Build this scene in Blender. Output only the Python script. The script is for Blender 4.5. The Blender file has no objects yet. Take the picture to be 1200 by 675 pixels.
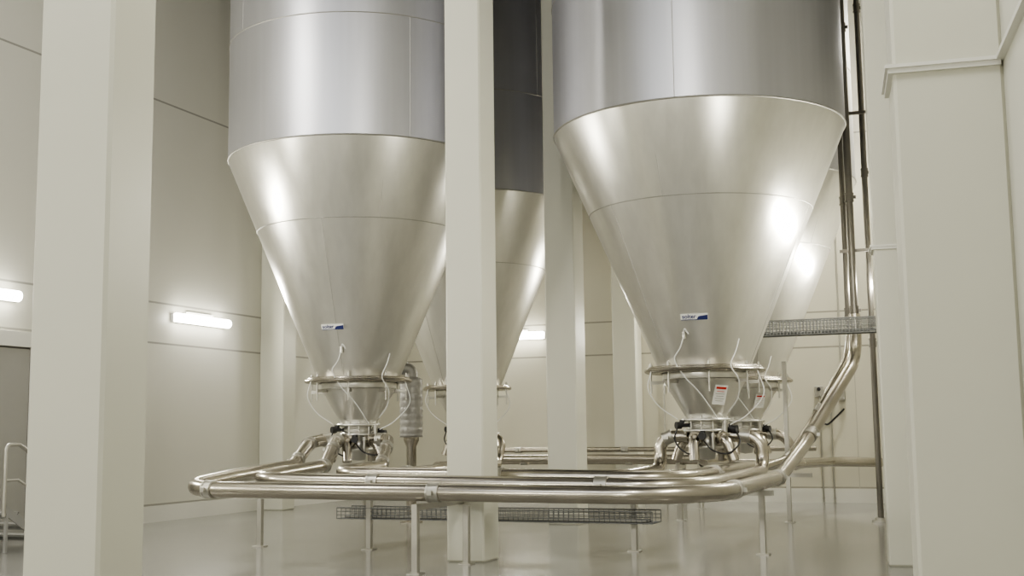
import bpy, math, random
from mathutils import Vector, Matrix
random.seed(3)
scene=bpy.context.scene
COL=scene.collection
# ------------------------------------------------------------------ materials
def nodes_of(name):
    m=bpy.data.materials.new(name); m.use_nodes=True
    nt=m.node_tree; return m,nt,nt.nodes['Principled BSDF']
def simple(name,col,rough=.5,metal=0.,var=.06,scale=4.,bump=.0,stretch=(1,1,1),rvar=.08,emit=None,es=0):
    m,nt,b=nodes_of(name); N=nt.nodes; L=nt.links
    tc=N.new('ShaderNodeTexCoord'); mp=N.new('ShaderNodeMapping'); mp.inputs['Scale'].default_value=stretch
    L.new(tc.outputs['Object'],mp.inputs['Vector'])
    nz=N.new('ShaderNodeTexNoise'); nz.inputs['Scale'].default_value=scale; nz.inputs['Detail'].default_value=5
    L.new(mp.outputs['Vector'],nz.inputs['Vector'])
    mx=N.new('ShaderNodeMix'); mx.data_type='RGBA'
    mx.inputs[6].default_value=tuple(max(0,c*(1-var)) for c in col)+(1,)
    mx.inputs[7].default_value=tuple(min(1,c*(1+var)) for c in col)+(1,)
    L.new(nz.outputs['Fac'],mx.inputs[0]); L.new(mx.outputs[2],b.inputs['Base Color'])
    mr=N.new('ShaderNodeMapRange'); mr.inputs['To Min'].default_value=max(.02,rough-rvar); mr.inputs['To Max'].default_value=rough+rvar
    L.new(nz.outputs['Fac'],mr.inputs['Value']); L.new(mr.outputs['Result'],b.inputs['Roughness'])
    b.inputs['Metallic'].default_value=metal
    if bump>0:
        bp=N.new('ShaderNodeBump'); bp.inputs['Strength'].default_value=bump; bp.inputs['Distance'].default_value=.01
        L.new(nz.outputs['Fac'],bp.inputs['Height']); L.new(bp.outputs['Normal'],b.inputs['Normal'])
    if emit:
        b.inputs['Emission Color'].default_value=emit+(1,); b.inputs['Emission Strength'].default_value=es
    return m
def steel(name,col,rough,streak=.18,cloud=.12,metal=.88):
    """sheet steel: vertical runs, cloudy patches and fine circumferential brushing"""
    m,nt,b=nodes_of(name); N=nt.nodes; L=nt.links
    tc=N.new('ShaderNodeTexCoord')
    def noise(st,sc,det=6):
        mp=N.new('ShaderNodeMapping'); mp.inputs['Scale'].default_value=st; L.new(tc.outputs['Object'],mp.inputs['Vector'])
        z=N.new('ShaderNodeTexNoise'); z.inputs['Scale'].default_value=sc; z.inputs['Detail'].default_value=det; L.new(mp.outputs['Vector'],z.inputs['Vector']); return z.outputs['Fac']
    def rng(s,a,b_,lo=.2,hi=.8):
        r=N.new('ShaderNodeMapRange'); r.inputs['From Min'].default_value=lo; r.inputs['From Max'].default_value=hi
        r.inputs['To Min'].default_value=a; r.inputs['To Max'].default_value=b_; L.new(s,r.inputs['Value']); return r.outputs['Result']
    s1=noise((5,5,.2),1.8,3); s2=noise((1,1,.7),.9,2); s3=noise((1,1,30),3,3)
    k=N.new('ShaderNodeMath'); k.operation='MULTIPLY'; L.new(rng(s1,1-streak,1+streak*.5),k.inputs[0]); L.new(rng(s2,1-cloud,1+cloud*.5),k.inputs[1])
    v=N.new('ShaderNodeVectorMath'); v.operation='SCALE'; v.inputs[0].default_value=col; L.new(k.outputs[0],v.inputs['Scale'])
    L.new(v.outputs[0],b.inputs['Base Color'])
    a=N.new('ShaderNodeMath'); a.operation='ADD'; L.new(rng(s2,rough-.02,rough+.03),a.inputs[0]); L.new(rng(s1,-.015,.02),a.inputs[1]); L.new(a.outputs[0],b.inputs['Roughness'])
    b.inputs['Metallic'].default_value=metal
    bp=N.new('ShaderNodeBump'); bp.inputs['Strength'].default_value=.03; bp.inputs['Distance'].default_value=.004; L.new(s3,bp.inputs['Height']); L.new(bp.outputs['Normal'],b.inputs['Normal'])
    return m
def wall_mat(name,col,seams,vaxis=None,vstep=6.,voff=0.,soft=.72):
    m,nt,b=nodes_of(name); N=nt.nodes; L=nt.links
    g=N.new('ShaderNodeNewGeometry'); sp=N.new('ShaderNodeSeparateXYZ'); L.new(g.outputs['Position'],sp.inputs[0])
    nz=N.new('ShaderNodeTexNoise'); nz.inputs['Scale'].default_value=.6; nz.inputs['Detail'].default_value=6
    L.new(g.outputs['Position'],nz.inputs['Vector'])
    mx=N.new('ShaderNodeMix'); mx.data_type='RGBA'
    mx.inputs[6].default_value=tuple(c*.96 for c in col)+(1,); mx.inputs[7].default_value=tuple(min(1,c*1.03) for c in col)+(1,)
    L.new(nz.outputs['Fac'],mx.inputs[0]); out=mx.outputs[2]
    def line(sock,val,w,out,k0=.5):
        c=N.new('ShaderNodeMath'); c.operation='COMPARE'; c.inputs[1].default_value=val; c.inputs[2].default_value=w
        L.new(sock,c.inputs[0])
        k=N.new('ShaderNodeMix'); k.data_type='RGBA'; k.inputs[7].default_value=tuple(x*k0 for x in col)+(1,)
        L.new(c.outputs[0],k.inputs[0]); L.new(out,k.inputs[6]); return k.outputs[2]
    for s in seams: out=line(sp.outputs['Z'],s,.018,out)
    if vaxis:
        a=N.new('ShaderNodeMath'); a.operation='ADD'; a.inputs[1].default_value=voff+600
        L.new(sp.outputs[vaxis],a.inputs[0])
        md=N.new('ShaderNodeMath'); md.operation='MODULO'; md.inputs[1].default_value=vstep; L.new(a.outputs[0],md.inputs[0])
        out=line(md.outputs[0],vstep/2,.008,out,soft)
    L.new(out,b.inputs['Base Color']); b.inputs['Roughness'].default_value=.4
    return m
CREAM=(.64,.63,.56)
M_wall=wall_mat('painted_panel_left',CREAM,[.32,3.35,4.12,8.05])
M_wallb=wall_mat('painted_panel_back',(.62,.60,.50),[.32,3.35,4.12,8.05],'X',7.,1.2)
M_wallr=wall_mat('painted_panel_side',(.64,.635,.565),[.32])
M_colm=simple('column_paint',(.62,.615,.53),.42,0,.02,2,bump=.02)
M_trim=simple('trim_paint',(.74,.735,.68),.35,0,.02)
M_ceil=simple('ceiling_sheet',(.10,.10,.10),.6,0,.05)
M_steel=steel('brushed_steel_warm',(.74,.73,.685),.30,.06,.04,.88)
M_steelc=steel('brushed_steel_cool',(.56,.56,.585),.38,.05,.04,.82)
M_weld=simple('weld_seam',(.50,.49,.46),.5,.8,.1,20)
M_pipe=simple('polished_pipe',(.47,.44,.385),.25,1,.14,3,rvar=.05)
M_riser=simple('dull_riser_steel',(.19,.18,.16),.42,.8,.12,3,rvar=.06)
M_leg=simple('satin_leg_steel',(.50,.49,.45),.38,.9,.08,6)
M_rail=simple('grey_handrail_paint',(.34,.34,.33),.4,.3,.05,6)
M_galv=simple('galvanised_wire',(.22,.225,.225),.5,.6,.15,10)
M_dark=simple('black_plastic',(.015,.015,.017),.4,0,.1,6)
M_white=simple('white_plastic',(.85,.85,.82),.4,0,.02)
M_hose=simple('white_air_hose',(.85,.85,.82),.35,0,.02)
M_blue=simple('blue_print',(.02,.03,.14),.4,0,.02)
M_red=simple('red_print',(.6,.04,.03),.4,0,.02)
M_greyb=simple('grey_enclosure',(.42,.41,.37),.4,.3,.03)
M_door=simple('grey_steel_door',(.36,.355,.33),.4,.2,.06,2)
M_frame=simple('door_gasket_dark',(.12,.11,.10),.5,.2)
M_tube=simple('lamp_diffuser',(.9,.9,.9),.4,0,.01,emit=(1,.97,.86),es=30)
M_floor=simple('epoxy_floor',(.27,.268,.25),.17,0,.05,.5,rvar=.02)
M_duct=simple('wrapped_foil_duct',(.33,.325,.31),.45,.5,.25,12,bump=.5)
# ------------------------------------------------------------------ mesh builder
class MB:
    def __init__(s): s.v=[];s.f=[];s.m=[];s.sm=[]
    def add(s,vs,fs,mi=0,smooth=False):
        o=len(s.v); s.v+= [tuple(x) for x in vs]
        for f in fs: s.f.append([i+o for i in f]); s.m.append(mi); s.sm.append(smooth)
    def box(s,c,d,mi=0,rot=0.,bev=0.,R=None):
        hx,hy,hz=d[0]/2,d[1]/2,d[2]/2; M=R if R is not None else Matrix.Rotation(rot,3,'Z'); c=Vector(c)
        if bev<=0:
            vs=[c+M@Vector((x*hx,y*hy,z*hz)) for z in(-1,1) for y in(-1,1) for x in(-1,1)]
            s.add(vs,[(0,2,3,1),(4,5,7,6),(0,1,5,4),(2,6,7,3),(0,4,6,2),(1,3,7,5)],mi)
        else:
            b=bev
            ring=[(-hx+b,-hy),(hx-b,-hy),(hx,-hy+b),(hx,hy-b),(hx-b,hy),(-hx+b,hy),(-hx,hy-b),(-hx,-hy+b)]
            def sc(r,k): return [(x-math.copysign(k,x),y-math.copysign(k,y)) for x,y in r]
            L=[(sc(ring,b*.7),-hz),(ring,-hz+b),(ring,hz-b),(sc(ring,b*.7),hz)]
            vs=[c+M@Vector((x,y,z)) for r,z in L for x,y in r]; fs=[]
            for l in range(3):
                for i in range(8): fs.append((l*8+i,l*8+(i+1)%8,(l+1)*8+(i+1)%8,(l+1)*8+i))
            fs.append(tuple(reversed(range(8)))); fs.append(tuple(range(24,32)))
            s.add(vs,fs,mi)
    def lathe(s,c,prof,seg=48,mi=0,cap=False,axis=None,smooth=True):
        c=Vector(c); Q=Matrix.Identity(3) if axis is None else Vector((0,0,1)).rotation_difference(Vector(axis)).to_matrix()
        vs=[];fs=[]
        for r,z in prof:
            for i in range(seg):
                a=2*math.pi*i/seg; vs.append(c+Q@Vector((r*math.cos(a),r*math.sin(a),z)))
        for k in range(len(prof)-1):
            for i in range(seg):
                j=(i+1)%seg; fs.append((k*seg+i,k*seg+j,(k+1)*seg+j,(k+1)*seg+i))
        s.add(vs,fs,mi,smooth)
        if cap:
            n=len(prof)-1
            s.add(vs[:seg],[tuple(reversed(range(seg)))],mi); s.add(vs[n*seg:],[tuple(range(seg))],mi)
    def cyl(s,a,b,r,seg=16,mi=0):
        a=Vector(a);b=Vector(b);d=b-a
        s.lathe(a,[(r,0),(r,d.length)],seg,mi,True,axis=d.normalized())
    def torus(s,c,R,r,seg=64,ss=8,mi=0,axis=None):
        s.lathe(c,[(R+r*math.cos(2*math.pi*k/ss),r*math.sin(2*math.pi*k/ss)) for k in range(ss+1)],seg,mi,axis=axis)
    def tube(s,pts,r,seg=16,mi=0,cap=True):
        pts=[Vector(p) for p in pts]; n=len(pts); T=[]
        for i in range(n):
            a=pts[max(0,i-1)];b=pts[min(n-1,i+1)]; T.append((b-a).normalized())
        up=Vector((0,0,1)) if abs(T[0].z)<.9 else Vector((1,0,0))
        nrm=(up-T[0]*up.dot(T[0])).normalized(); vs=[];fs=[]
        for i in range(n):
            if i>0:
                q=T[i-1].rotation_difference(T[i]); nrm=q@nrm; nrm=(nrm-T[i]*nrm.dot(T[i])).normalized()
            bn=T[i].cross(nrm)
            for k in range(seg):
                a=2*math.pi*k/seg; vs.append(pts[i]+(nrm*math.cos(a)+bn*math.sin(a))*r)
        for i in range(n-1):
            for k in range(seg):
                j=(k+1)%seg; fs.append((i*seg+k,i*seg+j,(i+1)*seg+j,(i+1)*seg+k))
        s.add(vs,fs,mi,True)
        if cap: s.add(vs[:seg],[tuple(reversed(range(seg)))],mi); s.add(vs[-seg:],[tuple(range(seg))],mi)
    def obj(s,name,mats,parent=None,loc=None,**kw):
        me=bpy.data.meshes.new(name)
        me.from_pydata(s.v,[],s.f)
        for m in (mats if isinstance(mats,(list,tuple)) else [mats]): me.materials.append(m)
        for p,mi,sm in zip(me.polygons,s.m,s.sm): p.material_index=mi; p.use_smooth=sm
        me.update()
        o=bpy.data.objects.new(name,me); COL.objects.link(o)
        if loc is not None: o.location=loc
        if parent is not None: o.parent=parent
        for k,v in kw.items(): o[k]=v
        return o
def empty(name,loc,**kw):
    o=bpy.data.objects.new(name,None); o.empty_display_size=.2; o.location=loc; COL.objects.link(o)
    for k,v in kw.items(): o[k]=v
    return o
def fillet(pts,rad,n=10):
    pts=[Vector(p) for p in pts]; out=[pts[0]]
    for i in range(1,len(pts)-1):
        p=pts[i]; a=(pts[i-1]-p); b=(pts[i+1]-p); la,lb=a.length,b.length; a.normalize();b.normalize()
        ang=a.angle(b)
        if ang>math.pi-.03: out.append(p); continue
        r=rad[i] if isinstance(rad,dict) and i in rad else (rad.get('d',.4) if isinstance(rad,dict) else rad)
        t=min(r/math.tan(ang/2),la*.49,lb*.49); r=t*math.tan(ang/2)
        c=p+(a+b).normalized()*(r/math.sin(ang/2)); s0=p+a*t-c; s1=p+b*t-c
        tot=s0.angle(s1)
        for k in range(n+1):
            f=k/n; out.append(c+(s0*math.sin((1-f)*tot)+s1*math.sin(f*tot))/math.sin(tot))
    out.append(pts[-1]); return out
def bez(pts,n=8):
    P=[Vector(p) for p in pts]; P=[P[0]*2-P[1]]+P+[P[-1]*2-P[-2]]; out=[]
    for i in range(1,len(P)-2):
        for k in range(n):
            t=k/n; out.append(.5*((2*P[i])+(P[i+1]-P[i-1])*t+(2*P[i-1]-5*P[i]+4*P[i+1]-P[i+2])*t*t+(3*P[i]-P[i-1]-3*P[i+1]+P[i+2])*t**3))
    out.append(P[-2]); return out
# ------------------------------------------------------------------ room
H=11.5; UL=-14.65; VB=26.7; VF=-6.
def wr(v): return 1.05-.118*v
def slab(name,a,b,mat,t=.2,z0=0,z1=H):
    a=Vector(a);b=Vector(b);d=b-a; m=MB(); c=(a+b)/2; n=Vector((-d.y,d.x)).normalized()*t/2
    m.box((c.x+n.x,c.y+n.y,(z0+z1)/2),(d.length,t,z1-z0),rot=math.atan2(d.y,d.x))
    return m.obj(name,mat,kind='structure')
slab('wall_left',(UL,VF),(UL,VB),M_wall)
slab('wall_back',(UL,VB),(wr(VB),VB),M_wallb)
slab('wall_right',(wr(VB),VB),(wr(VF),VF),M_wallr)
slab('wall_front',(wr(VF),VF),(UL,VF),M_wallr)
m=MB(); m.box((-6.5,10.3,-.1),(18,34,.2)); m.obj('floor',M_floor,kind='structure')
m=MB(); m.box((-6.5,10.3,H+.1),(18,34,.2)); m.obj('ceiling',M_ceil,kind='structure')
m=MB(); m.box((UL+.02,VB/2-.2,.15),(.04,VB,.3)); m.obj('baseboard_left',M_trim,kind='structure')
m=MB(); m.box(((UL+wr(VB))/2,VB-.02,.15),(wr(VB)-UL-.1,.04,.3)); m.obj('baseboard_back',M_trim,kind='structure')
# columns
def column(c,d,label,rot=0.,h=H):
    m=MB(); m.box((0,0,h/2),(d[0],d[1],h),bev=.02)
    o=m.obj('column',M_colm,loc=(c[0],c[1],0),label=label,category='column'); o.rotation_euler[2]=rot
    return o
column((-6.16,14.05),(.50,.50),'square cream-painted column between the two front steel silos')
column((-6.95,20.0),(.55,.55),'square cream-painted column standing amid the four silos')
column((-4.95,5.65),(.55,.40),'large square cream-painted column beside the panelled wall')
column((UL+.30,22.25),(.6,.5),'cream-painted pilaster column against the panelled wall')
column((-7.7,VB-.25),(.55,.5),'cream-painted pilaster column on the far wall')
column((-11.9,VB-.25),(.55,.5),'cream-painted pilaster column on the far wall')
WD=Vector((-.117,.993)); WN=Vector((-.993,-.117)); wrot=math.atan2(.993,-.117)-math.pi/2
def pier(v0,prot,depth,label,k,z):
    p=Vector((wr(v0),v0))+WD*depth/2+WN*prot/2
    column(p,(prot,depth),label,wrot)
    m=MB(); e=.045
    q=Vector((wr(v0),v0))+WD*(depth/2-e/2)+WN*(prot/2+e/2)
    m.box((q.x,q.y,z),(prot+e,depth+e,.022),rot=wrot); m.box((q.x,q.y,z-.025),(prot+e*.3,depth+e*.3,.03),rot=wrot)
    m.obj('trim_%d'%k,M_trim,kind='structure')
pier(7.4,.62,.55,'wide cream-painted wall pier with a projecting ledge',1,3.74)
pier(14.75,.51,.5,'narrow cream-painted wall pier with a projecting ledge',2,3.74)
m=MB(); q=Vector((wr(2.5),2.5))+WN*.0225; m.box((q.x,q.y,3.74),(.045,9.8,.03),rot=wrot); m.obj('trim_3',M_trim,kind='structure')
# door
m=MB()
m.box((UL+.06,14.1,3.18),(.12,2.7,.24),3)
for y in (12.83,15.37): m.box((UL+.06,y,1.6),(.12,.22,3.2),3)
m.box((UL+.03,14.1,1.54),(.05,2.34,3.06),1); m.box((UL+.05,14.1,1.53),(.04,2.28,3.0),0); m.box((UL+.075,14.1,1.53),(.02,.03,3.0),1)
m.box((UL+.1,14.3,1.2),(.06,.04,.3),2)
m.obj('door_1',[M_door,M_frame,M_leg,M_trim],kind='structure')
# ------------------------------------------------------------------ luminaires
LC=(1,.96,.84)
def luminaire(c,axis,nrm,L=1.75,label='wall-mounted fluorescent batten light with glowing diffuser',power=60):
    e=empty('wall_light',c,label=label,category='wall light',group='fluorescent wall lights')
    a=Vector(axis); n=Vector(nrm); ang=math.atan2(a.y,a.x)
    m=MB(); m.box(n*.03,(L,.08,.17),rot=ang); m.box((n*.02)+Vector((0,0,.12)),(L*.5,.05,.06),rot=ang)
    m.obj('housing',M_white,e)
    m=MB(); p0=n*.12-a*(L/2-.03); p1=n*.12+a*(L/2-.03); m.tube([p0,p0+a*.01,p1-a*.01,p1],.09,14); m.obj('diffuser',M_tube,e)
    ld=bpy.data.lights.new('area_light','AREA'); ld.shape='RECTANGLE'; ld.size=L; ld.size_y=.15; ld.energy=power; ld.color=LC
    lo=bpy.data.objects.new('lamp_glow',ld); COL.objects.link(lo)
    lo.location=Vector(c)+n*.25; lo.rotation_euler=n.to_track_quat('-Z','Y').to_euler()
    return e
ZL=3.87
for v in (2.,8.3,14.05,19.8): luminaire((UL,v,ZL),(0,1,0),(1,0,0),power=180)
for u in (-10.65,-5.7): luminaire((u,VB,ZL),(1,0,0),(0,-1,0),power=90)  # second one is unseen, kept behind the silos for its light
W3=Vector((WD.x,WD.y,0)); N3=Vector((WN.x,WN.y,0))
for v,pw in ((11.,140),(18.0,120),(21.9,70)): luminaire((wr(v),v,ZL+.2),W3,N3,power=pw)  # last one is added out of view to brighten the rear-right silo
for u in (-11.,-4.): luminaire((u,VF,ZL),(1,0,0),(0,1,0),power=320)
def area(loc,target,sx,sy,en,col):  # bare area light, no fixture modelled
    ld=bpy.data.lights.new('area_light','AREA'); ld.shape='RECTANGLE'; ld.size=sx; ld.size_y=sy; ld.energy=en; ld.color=col
    lo=bpy.data.objects.new('bare_area_light',ld); COL.objects.link(lo); lo.location=loc
    lo.rotation_euler=(Vector(target)-Vector(loc)).to_track_quat('-Z','Y').to_euler()
area((-7,0,10.5),(-7,12,0),9,4,500,(.94,.965,1))  # large cool fill, added high up to light the upper hall
area((-2.0,4,9),(-6,18,4),.2,3,300,(1,.97,.9))
area((-12,9,9),(-8,18,5),.2,3,300,(1,.97,.9))
area((-2.6,24.6,9.5),(-5,17,0),.4,.4,700,(1,.96,.86))
# ------------------------------------------------------------------ silos
def text_mesh(s,size):
    cu=bpy.data.curves.new('t','FONT'); cu.body=s; cu.size=size; cu.align_x='CENTER'; cu.align_y='CENTER'; cu.extrude=.001; cu.offset=.0015
    o=bpy.data.objects.new('t',cu); COL.objects.link(o)
    dg=bpy.context.evaluated_depsgraph_get(); me=bpy.data.meshes.new_from_object(o.evaluated_get(dg))
    COL.objects.unlink(o); bpy.data.objects.remove(o); return me
def silo(c,label,brand=None,signs=(),az0=0.,RS=2.2,ZJ=6.17,zs=4.85):
    C=Vector((c[0],c[1],0)); e=empty('silo',C,label=label,category='silo',group='stainless steel silos')
    d0=(-C).normalized(); D=-d0; rt=Vector((D.y,-D.x,0)); UP=Vector((0,0,1))
    k2=(RS-.676)/(ZJ-2.48)
    def cr(z): return .676+k2*(z-2.48) if z>2.48 else .38+.4*(z-1.74)
    def frame(az,z,off=.004,rr=None):
        a=math.radians(az); n=d0*math.cos(a)+rt*math.sin(a); t=rt*math.cos(a)-d0*math.sin(a)
        sl=math.atan(.4); nn=(n*math.cos(sl)-UP*math.sin(sl)); up=nn.cross(t)
        r=(rr or cr(z)); p=n*r+UP*z+nn*off
        return Matrix(((t.x,up.x,nn.x,p.x),(t.y,up.y,nn.y,p.y),(t.z,up.z,nn.z,p.z),(0,0,0,1)))
    ZC=8.12
    m=MB(); m.lathe((0,0,0),[(RS,ZJ),(RS,H-.01)],96); 
    for z in (ZC,10.2): m.torus((0,0,z),RS,.009,96,6,1)
    for i,a in enumerate((20,140,260)):
        for z0,z1,da in ((ZJ,ZC,0),(ZC,10.2,40)):
            A=math.radians(a+da+az0); p=Vector((math.cos(A),math.sin(A),0))*RS; m.cyl(p+UP*z0,p+UP*z1,.005,6,1)
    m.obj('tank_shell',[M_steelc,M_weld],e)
    m=MB(); m.lathe((0,0,0),[(RS,ZJ+.01),(RS-.01,ZJ-.03),(cr(zs),zs),(cr(2.5),2.5)],96)
    m.torus((0,0,ZJ),RS,.014,96,6,1); m.torus((0,0,zs),cr(zs),.008,96,6,1)
    for i in range(6):
        A=math.radians(i*60+10+az0); q=Vector((math.cos(A),math.sin(A),0))
        if i%2==0: m.cyl(q*cr(zs)+UP*zs,q*(RS-.01)+UP*ZJ,.005,6,1)
        A+=.5; q=Vector((math.cos(A),math.sin(A),0))
        if i%2: m.cyl(q*cr(2.55)+UP*2.55,q*cr(zs)+UP*zs,.005,6,1)
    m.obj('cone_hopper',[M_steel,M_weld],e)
    m=MB(); m.lathe((0,0,0),[(cr(2.5)-.02,2.53),(.84,2.53),(.86,2.51),(.86,2.46),(.84,2.44),(cr(2.5)-.02,2.44)],64); m.torus((0,0,2.47),.87,.032,64,8)
    m.obj('ring_flange',M_pipe,e)
    m=MB(); m.lathe((0,0,0),[(.62,2.44),(.625,2.36),(.60,2.30),(.30,1.78),(.28,1.75)],64); m.torus((0,0,2.33),.62,.016,64,8); m.obj('discharge_cone',M_steel,e)
    m=MB(); m.lathe((0,0,0),[(.27,1.76),(.36,1.76),(.36,1.72),(.27,1.72),(.27,1.60),(.34,1.60),(.34,1.565),(.25,1.56),(.22,1.38),(.28,1.36),(.28,1.32),(.14,1.30),(.12,1.16),(.0,1.14)],40)
    m.torus((0,0,1.66),.275,.018,40,8)
    for i in range(12):
        a=math.pi*2*i/12; m.cyl((.325*math.cos(a),.325*math.sin(a),1.54),(.325*math.cos(a),.325*math.sin(a),1.785),.010,6)
    m.obj('outlet_valve',M_steel,e)
    for i in range(8):
        a=math.pi*2*i/8+.3; q=Vector((math.cos(a),math.sin(a),0)); m=MB()
        m.cyl(q*.80+UP*2.14,q*.80+UP*2.60,.014,8); m.cyl(q*.80+UP*2.53,q*.80+UP*2.57,.03,8)
        m.box(q*.71+UP*2.30,(.20,.03,.05),rot=a); m.obj('suspension_rod',M_leg,e)
    def rp(az,r,z):
        a=math.radians(az); q=d0*math.cos(a)+rt*math.sin(a); return q*r+UP*z
    for az in (-25,38,-130,150):     # clamped spigots around the outlet
        m=MB(); p=fillet([rp(az,.22,1.47),rp(az,.45,1.47),rp(az+6,.56,1.14)],.16,6); m.tube(p,.078,14)
        for r in (.28,.39): m.cyl(rp(az,r-.02,1.47),rp(az,r+.02,1.47),.098,16)
        m.obj('spigot',M_pipe,e)
    for az,zz in ((-62,1.66),(64,1.60),(-8,1.50)):
        m=MB()
        m.cyl(rp(az,.24,zz),rp(az,.46,zz),.03,14); m.cyl(rp(az,.42,zz),rp(az,.50,zz),.055,14); m.box(rp(az,.40,zz+.05),(.06,.06,.06))
        m.obj('actuator',M_dark,e)
    for az,r,z in ((16,.33,1.42),(-40,.33,1.38),(95,.35,1.5),(50,.36,1.62)):
        m=MB(); m.cyl(rp(az,r,z-.12),rp(az,r,z+.12),.035,12); m.cyl(rp(az,r,z+.06),rp(az,r,z+.09),.05,12); m.obj('air_cylinder',M_leg,e)
    def hp(az,z,o=.03): return frame(az,z,o).translation
    hoses=[[hp(-18,2.95),hp(-22,2.8,.1),rp(-28,.9,2.6),rp(-20,.82,2.35),rp(-8,.72,2.15),rp(4,.62,1.95),rp(20,.48,1.75)],
           [hp(35,2.9),hp(30,2.75,.12),rp(24,.92,2.5),rp(34,.86,2.3),rp(45,.66,2.05),rp(48,.45,1.85)],
           [hp(-18,2.95),hp(-16,3.05,.05),hp(-13,2.98,.06)],
           [rp(-60,.9,2.45),rp(-64,.92,2.2),rp(-66,.75,1.95),rp(-60,.48,1.75)],
           [rp(60,.88,2.44),rp(66,.92,2.1),rp(58,.7,1.8),rp(50,.45,1.66)]]
    for h in hoses:
        m=MB(); m.tube(bez(h),.009,6); m.obj('air_hose',M_hose,e)
    for h in ([rp(-62,.48,1.62),rp(-50,.6,1.45),rp(-35,.62,1.3),rp(-20,.5,1.2)],[rp(64,.48,1.56),rp(50,.62,1.4),rp(30,.6,1.25),rp(10,.45,1.3),rp(-8,.46,1.46)]):
        m=MB(); m.tube(bez(h),.012,6); m.obj('control_cable',M_dark,e)
    m=MB(); p=hp(-18,2.95,.02); m.cyl(p-UP*.05,p+UP*.05,.03,10); m.obj('hose_fitting',M_leg,e)
    if brand is not None:
        az,z=brand; F=frame(az,z,.012)
        m=MB(); m.box((0,0,0),(.39,.095,.008))
        m.add([(.03,-.042,.0065),(.19,-.042,.0065),(.19,.028,.0065),(.06,.010,.0065)],[(0,1,2,3)],1)
        m.add([(-.19,-.044,.0065),(.19,-.044,.0065),(.19,-.033,.0065),(-.19,-.033,.0065)],[(0,1,2,3)],1)
        o=m.obj('brand_plate',[M_white,M_blue],e,label='white plate with blue lettering'); o.matrix_local=F
        me=text_mesh('solter',.085); me.materials.append(M_blue); t=bpy.data.objects.new('plate_lettering',me); COL.objects.link(t); t.parent=o; t.location=(-.075,.008,.006)
    for az,z,w,h,tilt in signs:
        F=frame(az,z,.02,rr=.34+.50*(z-1.78))@Matrix.Rotation(math.radians(tilt),4,'Z')
        m=MB(); m.box((0,0,0),(w,h,.008))
        m.box((0,h*.36,.005),(w*.8,h*.11,.004),1)
        for k in range(5): m.box((0,h*(.18-.12*k),.005),(w*(.72 if k%2 else .58),h*.025,.004),1 if k==0 else 2)
        o=m.obj('warning_sign',[M_white,M_red,M_greyb],e,label='small white warning notice with red header'); o.matrix_local=F
    return e
SV=17.75; SVR=22.25; UA=-9.86; UB=-3.97; UBR=-4.25
silo((UA,SV),'tall stainless steel silo with conical hopper beside the wall lights',brand=(-24,3.31),az0=-60,zs=4.97)
silo((UB,SV),'tall stainless steel silo with conical hopper above the pipe bends',brand=(-7,3.20),signs=[(24,2.1,.20,.30,-4)],az0=15,ZJ=6.09)
silo((UA,SVR),'stainless steel silo with conical hopper behind another silo',az0=35,RS=2.15)
silo((UBR,SVR),'stainless steel silo with conical hopper near the riser pipes',signs=[(32,2.1,.20,.26,0)],az0=80,RS=2.17,ZJ=6.1)
# ------------------------------------------------------------------ conveying pipes
def pipe(path,r,label,rad,clamps=(),name='conveying_pipe',mat=None):
    mat=mat or M_pipe
    pts=fillet(path,rad); m=MB(); m.tube(pts,r,20)
    o=m.obj(name,mat,label=label,category='pipe',group='stainless conveying pipes' if name=='conveying_pipe' else 'vertical riser pipes')
    L=[0]
    for a,b in zip(pts,pts[1:]): L.append(L[-1]+(b-a).length)
    for s in clamps:
        s=s if s>=0 else L[-1]+s
        for i in range(len(pts)-1):
            if L[i]<=s<=L[i+1]:
                d=(pts[i+1]-pts[i]).normalized(); p=pts[i]+d*(s-L[i])
                k=MB(); k.cyl(p-d*.06,p+d*.06,r+.010,20); k.cyl(p-d*.075,p-d*.05,r+.016,20); k.cyl(p+d*.05,p+d*.075,r+.016,20)
                sd=d.cross(Vector((0,0,1))) if abs(d.z)<.9 else Vector((1,0,0))
                k.box(p+sd.normalized()*(r+.025),(.05,.05,.05))
                k.obj('coupling',M_leg if name=='conveying_pipe' else M_riser,o); break
    return o
lab='stainless conveying pipe with swept bends'
PR=.09
pipe([(UA-.08,SV-.02,1.5),(UA-.50,SV-.02,1.52),(-10.46,17.2,1.46),(-9.96,15.9,1.12),(-9.70,13.9,1.03),(-9.60,12.6,.93),(-2.8,12.58,.90),(-2.8,17.0,.92),(-2.65,18.5,1.35),(-2.06,20.8,2.75),(-2.06,20.8,3.5)],
     .100,lab+' looping around the silos',{'d':.3,2:.5,3:.8,4:.6,5:.82,6:1.1,7:1.5,8:1.5,9:.9},(.5,1.0,2.0,5.9,9.0,13.0,16.,18.))
pipe([(UA-.02,SV-.1,1.5),(UA-.10,SV-.55,1.5),(-9.40,15.9,1.12),(-9.1,13.5,1.02),(-8.2,13.5,1.0),(-3.15,13.5,.95),(-3.15,17.75,.98),(-3.15,17.75,1.5),(UB+.28,SV,1.5)],
     .095,lab+' joining two silo outlets',{'d':.4,3:.7,4:.3,5:.9,6:.34,7:.34},(.5,1.0,2.0,6.,9.,-.3))
pipe([(UA+.1,SV-.05,1.5),(UA+.72,SV-.30,1.50),(-8.48,15.95,1.10),(-8.62,14.6,1.06),(-3.6,14.6,1.0),(-3.6,18.6,1.0),(-3.45,20.4,1.0),(-2.9,23.8,.95),(-2.05,24.4,.92)],
     .092,lab+' running toward the far corner',{'d':.3,3:.5,4:.8,5:.9,6:.9,7:.5},(.5,1.2,2.1,6.,10.,13.))
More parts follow.
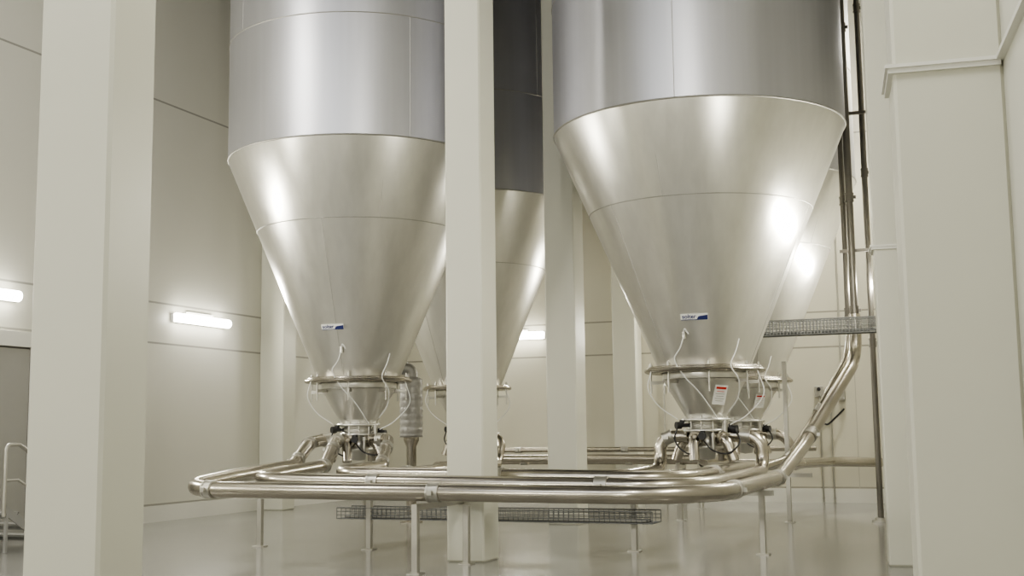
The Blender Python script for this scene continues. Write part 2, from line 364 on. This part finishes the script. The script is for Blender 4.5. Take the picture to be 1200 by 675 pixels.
pipe([(-3.3,18.1,1.0),(-3.0,19.0,1.12),(-2.75,19.9,1.65),(-2.20,21.1,2.85),(-2.20,21.1,3.5)],.055,'slim steel pipe sweeping up beside the main riser',{'d':.9},(1.0,2.4))
pipe([(UA+.1,SVR-.3,1.5),(-9.5,21.5,1.5),(-8.5,20.6,1.0),(-8.3,15.45,1.0),(-4.68,15.4,.98),(-4.68,17.72,1.0),(-4.68,17.75,1.5),(UB-.28,SV,1.5)],
     PR,lab+' joining two silo outlets',{'d':.4,3:.5,4:.7,5:.34,6:.34},(.5,1.2,6.,9.,-.3))
pipe([(UBR+.2,SVR,1.5),(-3.45,SVR,1.5),(-3.42,SVR+.05,.92),(-3.4,24.4,.92),(-2.9,25.0,.92),(-2.9,25.4,.92)],PR,lab+' bending down from a silo outlet',{'d':.32},(.3,.9))
pipe([(UBR-.28,SVR,1.5),(-5.1,SVR,1.5),(-5.1,SVR+.05,1.0),(-5.1,24.8,1.0),(-11,24.8,1.0)],PR,lab+' bending down from a silo outlet',{'d':.28},(.4,))
pipe([(UA+.3,SVR,1.5),(-9.1,SVR,1.5),(-9.1,SVR-.2,1.0),(-9.1,19.2,1.0)],PR,lab+' bending down from a silo outlet',{'d':.28},(.3,))
for v,z,a,b in ((25.4,1.18,-11.5,-3.4),(25.75,.90,-11.5,-2.02)):
    pipe([(a,v,z),(b,v,z)],.055,'straight stainless steel pipe running along the far wall',.3,(1.5,4.))
RP='riser_pipe'
pipe([(-1.85,21.5,.05),(-1.85,21.5,H-.02)],.05,'vertical stainless steel riser pipe standing beside the wall',.3,(3.,6.,9.),name=RP,mat=M_riser)
m=MB(); m.cyl((0,0,0),(0,0,.03),.15,24); m.cyl((0,0,.03),(0,0,.07),.10,24)
m.obj('pipe_base_flange',M_leg,loc=(-1.85,21.5,0),label='round steel base flange under the riser pipe',category='flange')
pipe([(-2.06,20.8,3.5),(-2.06,20.8,H-.02)],.062,'dull steel riser pipe continuing above the raised cable tray',.12,(.06,2.,5.),name=RP,mat=M_riser)
pipe([(-2.20,21.1,3.5),(-2.20,21.1,H-.02)],.045,'dull steel riser pipe continuing above the raised cable tray',.12,(.06,2.,5.),name=RP,mat=M_riser)
for z in (4.6,7.0,9.2):
    m=MB(); m.box((0,0,0),(.8,.06,.05)); m.box((.36,.0,0),(.06,.3,.12)); m.obj('pipe_bracket',M_riser,loc=(-1.87,20.95,z),label='steel bracket holding the riser pipes to the wall',category='bracket',group='riser brackets')
# ------------------------------------------------------------------ supports
def support(legs,beams,label):
    c=legs[0]; e=empty('pipe_support',(c[0],c[1],0),label=label,category='pipe support',group='steel pipe supports')
    o=Vector((c[0],c[1],0))
    for (u,v,h) in legs:
        m=MB(); m.box((u-c[0],v-c[1],h/2),(.075,.075,h),bev=.006); m.obj('leg',M_leg,e)
        m=MB(); m.box((u-c[0],v-c[1],.008),(.16,.16,.016)); m.obj('foot_plate',M_leg,e)
    for a,b in beams:
        a=Vector(a)-o;b=Vector(b)-o;d=b-a; m=MB(); m.box((a+b)/2,(d.length,.07,.07),rot=math.atan2(d.y,d.x)); m.obj('crossbeam',M_leg,e)
support([(-6.2,12.5,.77)],[((-6.2,12.46,.75),(-6.2,13.8,.75))],'square steel post with crossbeam reaching the column')
support([(-6.05,13.6,.71)],[],'short square steel post against the column')
support([(-9.88,14.9,.95),(-8.1,14.9,.84)],[((-9.98,14.9,.89),(-8.05,14.9,.89))],'two-legged steel frame carrying the pipe runs')
support([(-4.5,15.6,.83),(-2.8,15.6,.79)],[((-4.75,15.6,.78),(-2.65,15.6,.78))],'two-legged steel frame carrying the pipe runs')
support([(-5.2,21.0,.85),(-3.30,21.0,2.75)],[((-5.2,21.0,.80),(-2.9,21.0,.80))],'steel frame with one tall post between silos')
for u in (-8.9,-6.3): support([(u,25.3,1.3),(u,25.85,1.3)],[((u,25.2,1.08),(u,25.9,1.08)),((u,25.2,.80),(u,25.9,.80))],'upright steel frame holding pipes at the far wall')
# ------------------------------------------------------------------ cable trays
def tray(a,b,w,h,label,step=.10,r=.006):
    a=Vector(a);b=Vector(b);d=b-a;L=d.length;d.normalize();n=Vector((-d.y,d.x,0)); m=MB()
    def bar(p,q,r=r): m.cyl(p-a,q-a,r,5)
    Z=Vector((0,0,1))
    for k in range(9): bar(a+n*w*(k/8-.5),b+n*w*(k/8-.5))
    nk=max(3,int(h/.05))
    for s in(-.5,.5):
        for k in range(1,nk+1): bar(a+n*w*s+Z*h*k/nk,b+n*w*s+Z*h*k/nk,r*(1.6 if k==nk else 1))
    i=0
    while i*step<=L:
        p=a+d*i*step; bar(p-n*w/2,p+n*w/2)
        for s in(-.5,.5): bar(p+n*w*s,p+n*w*s+Z*h)
        i+=1
    return m.obj('cable_tray',M_galv,loc=a,label=label,category='cable tray')
tray((-8.6,15.08,.42),(-4.05,15.08,.42),.42,.15,'low galvanised wire-mesh cable tray beneath the pipes',.07,.006)
tray((-3.6,20.0,3.12),(-1.42,20.0,3.12),.3,.24,'galvanised wire-mesh cable tray between silo and wall',.055,.008)
for k in range(4):
    m=MB(); m.tube([(-8.5,14.93+.08*k,.445),(-6.5,14.95+.07*k,.45),(-4.15,14.93+.08*k,.445)],.016,8)
    m.obj('cable',M_dark if k%2 else M_greyb,label='electric cable lying in the low mesh tray',category='cable',group='cables in the low tray')
for k in range(5):
    m=MB(); m.tube([(-3.55,19.9+.05*k,3.15),(-2.6,19.92+.045*k,3.155),(-1.5,19.9+.05*k,3.15)],.022,8)
    m.obj('cable',M_dark if k%2 else M_galv,label='electric cable lying in the raised mesh tray',category='cable',group='cables in the raised tray')
# ------------------------------------------------------------------ wrapped duct
e=empty('exhaust_duct',(-9.80,19.6,0),label='rough foil-wrapped vertical duct section on a steel stand',category='duct')
m=MB(); prof=[(.20+.008*random.random()+.010*(k%3==0),1.52+.04*k) for k in range(27)]; m.lathe((0,0,0),[(0.,1.52)]+prof+[(.15,2.60),(0.,2.62)],32); m.obj('duct_body',M_duct,e)
m=MB(); m.tube(fillet([(0,0,2.56),(0,0,2.74),(-.26,-.2,2.80)],.16),.12,20); m.obj('duct_elbow',M_duct,e)
m=MB(); m.lathe((0,0,0),[(.09,.02),(.09,1.35),(.14,1.46),(.14,1.53)],20); m.box((0,0,.01),(.30,.30,.02)); m.obj('duct_stand',M_pipe,e)
# ------------------------------------------------------------------ pneumatic valves between pipes
for (u,v,z,k) in ((-8.2,18.6,1.1,.8),(-8.25,19.1,.9,.8),(-8.1,18.2,.78,.7),(-8.75,24.3,1.25,.8),(-8.65,24.4,.85,.8),(-5.6,24.2,1.2,.7),(-5.55,24.3,.85,.7)):
    e=empty('control_valve',(u,v,0),label='black pneumatic control valve on a thin steel post',category='valve',group='pneumatic control valves')
    m=MB(); m.cyl((0,0,0),(0,0,z),.018,10); m.box((0,0,.006),(.10,.10,.012)); m.obj('post',M_leg,e)
    m=MB(); m.lathe((0,0,z),[(.0,-.02*k),(.06*k,0),(.06*k,.10*k),(.04*k,.12*k),(.04*k,.16*k),(.065*k,.18*k),(.065*k,.26*k),(.0,.28*k)],18); m.cyl((-.1*k,0,z+.05*k),(.1*k,0,z+.05*k),.03*k,12); m.obj('valve_body',M_dark,e)
# ------------------------------------------------------------------ wall boxes and conduits
for i,u in enumerate((-3.45,-3.22,-2.98)):
    m=MB(); m.box((0,0,0),(.18 if i<2 else .14,.12,.24),bev=.01); m.cyl((0,-.05,.05),(0,-.09,.05),.04,12,1); m.cyl((0,-.05,-.07),(0,-.12,-.07),.025,12,0)
    m.obj('junction_box',[M_greyb,M_dark],loc=(u,VB-.06,2.30 if i else 2.38),label='small grey switch box on the far wall',category='junction box',group='wall junction boxes')
m=MB(); m.tube(bez([(0,0,0),(-.15,-.05,.02),(-.25,-.06,-.25),(-.1,-.05,-.45),(.1,-.03,-.3),(.28,0,-.12)]),.02,8)
m.obj('wall_cable',M_dark,loc=(-3.22,VB-.1,2.12),label='loop of black cable hanging below the wall switch boxes',category='cable')
for u,z0,z1 in ((-6.9,.0,5.6),(-3.45,.0,2.26),(-3.22,.0,2.18),(-2.98,2.42,6.),(-9.1,.0,4.)):
    m=MB(); m.cyl((0,0,z0),(0,0,z1),.018,8)
    for k in range(int((z1-z0)/.8)+1): m.box((0,.012,z0+.1+.8*k),(.05,.036,.03))
    m.obj('conduit',M_leg,loc=(u,VB-.07 if z0<.1 else VB-.03,0),label='thin vertical conduit clipped to the far wall',category='conduit',group='wall conduits')
# ------------------------------------------------------------------ steps with handrail by the door
e=empty('access_steps',(-13.4,13.6,0),label='short steel steps with tubular handrail beside the door',category='stairs')
for k in range(3):
    m=MB(); m.box((0,-.3+.28*k,.54-.18*k),(.9,.28,.03)); m.box((0,-.17+.28*k,.50-.18*k),(.9,.02,.10)); m.obj('tread',M_rail,e)
for s in(-1,1):
    m=MB(); m.box((s*.45,-.02,.33),(.02,1.0,.12),R=Matrix.Rotation(math.radians(-33),3,'X')); m.box((s*.45,-.4,.27),(.04,.04,.54)); m.obj('stringer',M_rail,e)
m=MB(); m.tube(fillet([(.45,-.45,.5),(.45,-.45,1.5),(.45,-.2,1.5),(.45,.42,1.15),(.45,.42,0)],.08),.028,10); m.tube([(.45,-.45,1.0),(.45,-.2,1.0),(.45,.42,.65)],.018,8)
m.obj('handrail',M_leg,e)
# ------------------------------------------------------------------ world + camera
w=bpy.data.worlds.new('world'); scene.world=w; w.use_nodes=True; w.node_tree.nodes['Background'].inputs[0].default_value=(.8,.85,.9,1); w.node_tree.nodes['Background'].inputs[1].default_value=.2
cam=bpy.data.cameras.new('camera'); co=bpy.data.objects.new('camera',cam); COL.objects.link(co)
cam.sensor_width=36; cam.lens=42.0
co.matrix_world=Matrix.Translation((0,0,1.6))@Matrix.Rotation(math.radians(21.7),4,'Z')@Matrix.Rotation(math.radians(96.85),4,'X')@Matrix.Rotation(math.radians(-.7),4,'Z')
scene.camera=co
try:
    scene.view_settings.look='AgX - Medium High Contrast'; scene.view_settings.exposure=-.22
except Exception: pass
